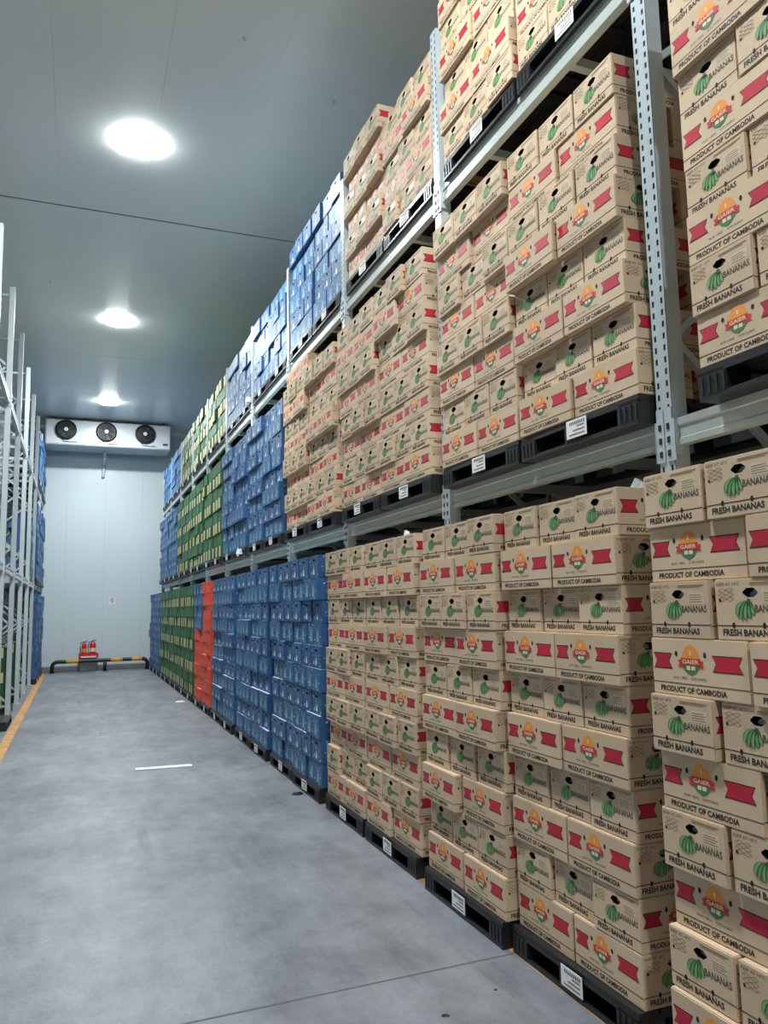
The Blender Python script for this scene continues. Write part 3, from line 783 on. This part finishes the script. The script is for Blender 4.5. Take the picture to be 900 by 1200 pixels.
def extinguisher(x, r, h, z, label):
    o = thing('fire_extinguisher', label, 'extinguisher', (x, 23.72, z))
    b = MB(); b.lathe([(r*0.9,0),(r,0.015),(r,h*0.72),(r*0.85,h*0.80),(r*0.4,h*0.86),(r*0.36,h*0.88)], 'ext_red', 20); obj('cylinder', b.mesh('cylinder', fixn=True, smooth=True), o)
    b = MB(); b.lathe([(r*1.015,h*0.3),(r*1.015,h*0.52)], 'emblem_pale' if r > 0.07 else 'emblem_orange', 20); obj('paper_label', b.mesh('paper_label', fixn=True), o)
    b = MB(); b.lathe([(0.02,h*0.87),(0.024,h*0.93),(0.014,h*0.95)], 'brass', 12); b.bar((0,0.0,h*0.94),(0.09,-0.03,h*0.99),0.02,0.012,'black_paint'); b.bar((0,0,h*0.92),(0.085,-0.03,h*0.93),0.02,0.012,'black_paint'); obj('valve', b.mesh('valve'), o)
    b = MB(); b.tube([(-0.015,-0.01,h*0.92),(-0.08-r*.3,-0.03,h*0.86),(-r-0.035,-0.03,h*0.6),(-r-0.03,-0.03,h*0.2)], 0.012, 'black_paint', 8); obj('hose', b.mesh('hose'), o)
b = MB(); b.box((0.10, 23.58, 0), (0.56, 23.84, 0.38), 'concrete_kerb')
st = thing('extinguisher_box', 'red open box on a grey plinth holding the fire extinguishers', 'box', (0,0,0))
obj('plinth', b.mesh('plinth', bevel=0.008), st)
b = MB()
b.box((0.08,23.55,0.38),(0.60,23.87,0.395),'ext_red'); b.box((0.08,23.55,0.395),(0.60,23.565,0.50),'ext_red'); b.box((0.08,23.855,0.395),(0.60,23.87,0.50),'ext_red')
b.box((0.08,23.565,0.395),(0.095,23.855,0.50),'ext_red'); b.box((0.585,23.565,0.395),(0.60,23.855,0.50),'ext_red'); obj('tray', b.mesh('tray'), st)
b = MB(); b.box((0.14,23.546,0.385),(0.54,23.549,0.425),'paper'); obj('paper_label', b.mesh('paper_label'), st)
extinguisher(0.22, 0.065, 0.46, 0.396, 'slim red fire extinguisher with black hose in the red box')
extinguisher(0.45, 0.085, 0.48, 0.396, 'fat red fire extinguisher with pale label in the red box')
def sign():
    o = thing('wall_sign', 'small square white prohibition sign with red ring', 'sign', (0.95, Y_BACK-0.004, 1.98)); o.scale = (0.75, 1, 0.75)
    b = MB(); b.box((-0.11,-0.004,-0.14),(0.11,0.002,0.12),'paper'); obj('plate', b.mesh('plate'), o)
    b = MB(); n = 24
    for k in range(n):
        a, c = 2*PI*k/n, 2*PI*(k+1)/n
        b.face([(0.068*math.cos(a),-0.006,0.02+0.068*math.sin(a)),(0.068*math.cos(c),-0.006,0.02+0.068*math.sin(c)),(0.088*math.cos(c),-0.006,0.02+0.088*math.sin(c)),(0.088*math.cos(a),-0.006,0.02+0.088*math.sin(a))],'ext_red')
    b.bar((-0.055,-0.006,0.075),(0.055,-0.006,-0.035),0.002,0.016,'ext_red'); obj('red_ring', b.mesh('red_ring'), o)
    b = MB(); b.box((-0.016,-0.0055,-0.03),(0.016,-0.0045,0.045),'ink_black'); b.lathe([(0.014,-0.0055),(0.014,-0.0045)],'ink_black',12,(0,0,0.06),'y')
    b.box((-0.06,-0.0055,-0.115),(0.06,-0.0045,-0.095),'ink_fine'); obj('figure', b.mesh('figure'), o)
sign()

# ------------------------------------------------------------------ litter and wraps
b = MB(); b.box((-0.29,-0.045,0),(0.29,0.045,0.012),'paper'); b.box((-0.29,0.0,0.012),(0.27,0.03,0.018),'paper')
tag(obj('white_strip', b.mesh('white_strip', bevel=0.003), None, (0.90, 8.68, 0.0), -0.10), 'long white strip lying across the concrete floor', 'strip')
def scrap(name, x, y, size, m, label, cat, h=0.02, seed=1, z=0.0):
    rr = random.Random(seed); b = MB(); n = 9
    ring = [(size*rr.uniform(0.5,1)*math.cos(2*PI*k/n)*1.4, size*rr.uniform(0.5,1)*math.sin(2*PI*k/n)) for k in range(n)]
    i = 0; b.v = [(p[0],p[1],0.001) for p in ring] + [(p[0]*0.6,p[1]*0.6,h*rr.uniform(0.4,1)) for p in ring] + [(0,0,h*0.7)]
    for k in range(n):
        b.f.append((k,(k+1)%n,n+(k+1)%n,n+k)); b.f.append((n+k,n+(k+1)%n,2*n)); b.m += [b.mi(m)]*2
    b.f.append(tuple(reversed(range(n)))); b.m.append(0)
    tag(obj(name, b.mesh(name), None, (x, y, z)), label, cat)
scrap('film_scrap', 1.87, 6.91, 0.045, 'black_paint', 'crumpled scrap of black film on the floor', 'scrap', 0.03, 2)
scrap('paper_scrap', 1.80, 14.7, 0.08, 'paper', 'white paper scrap on the floor by the orange cartons', 'scrap', 0.02, 3)
scrap('dirt_lump', 1.43, 3.02, 0.016, 'black_paint', 'small dark dirt lump on the floor before the joint', 'dirt', 0.008, 4)
scrap('dirt_lump', 1.72, 3.12, 0.008, 'black_paint', 'tiny dark crumb on the floor by the joint', 'dirt', 0.005, 5)
zt = PH + 10*H
scrap('plastic_sheet', 2.27, 2.62, 0.09, 'plastic_wrap', 'crumpled clear film on the fourth tan floor stack', 'plastic film', 0.07, 6, zt)
scrap('plastic_sheet', 2.06, 4.75, 0.03, 'plastic_wrap', 'tuft of clear film on the second tan floor stack', 'plastic film', 0.05, 7, zt)
scrap('film_wad', 2.045, 10.45, 0.05, 'plastic_wrap', 'white crumpled film wad at a pallet edge under blue mid-shelf cartons', 'plastic film', 0.09, 8, ZB1+0.02)
scrap('film_wad', 2.115, 10.2, 0.05, 'plastic_wrap', 'white crumpled film wad at a pallet edge under blue top-shelf cartons', 'plastic film', 0.09, 9, ZB2+0.02)
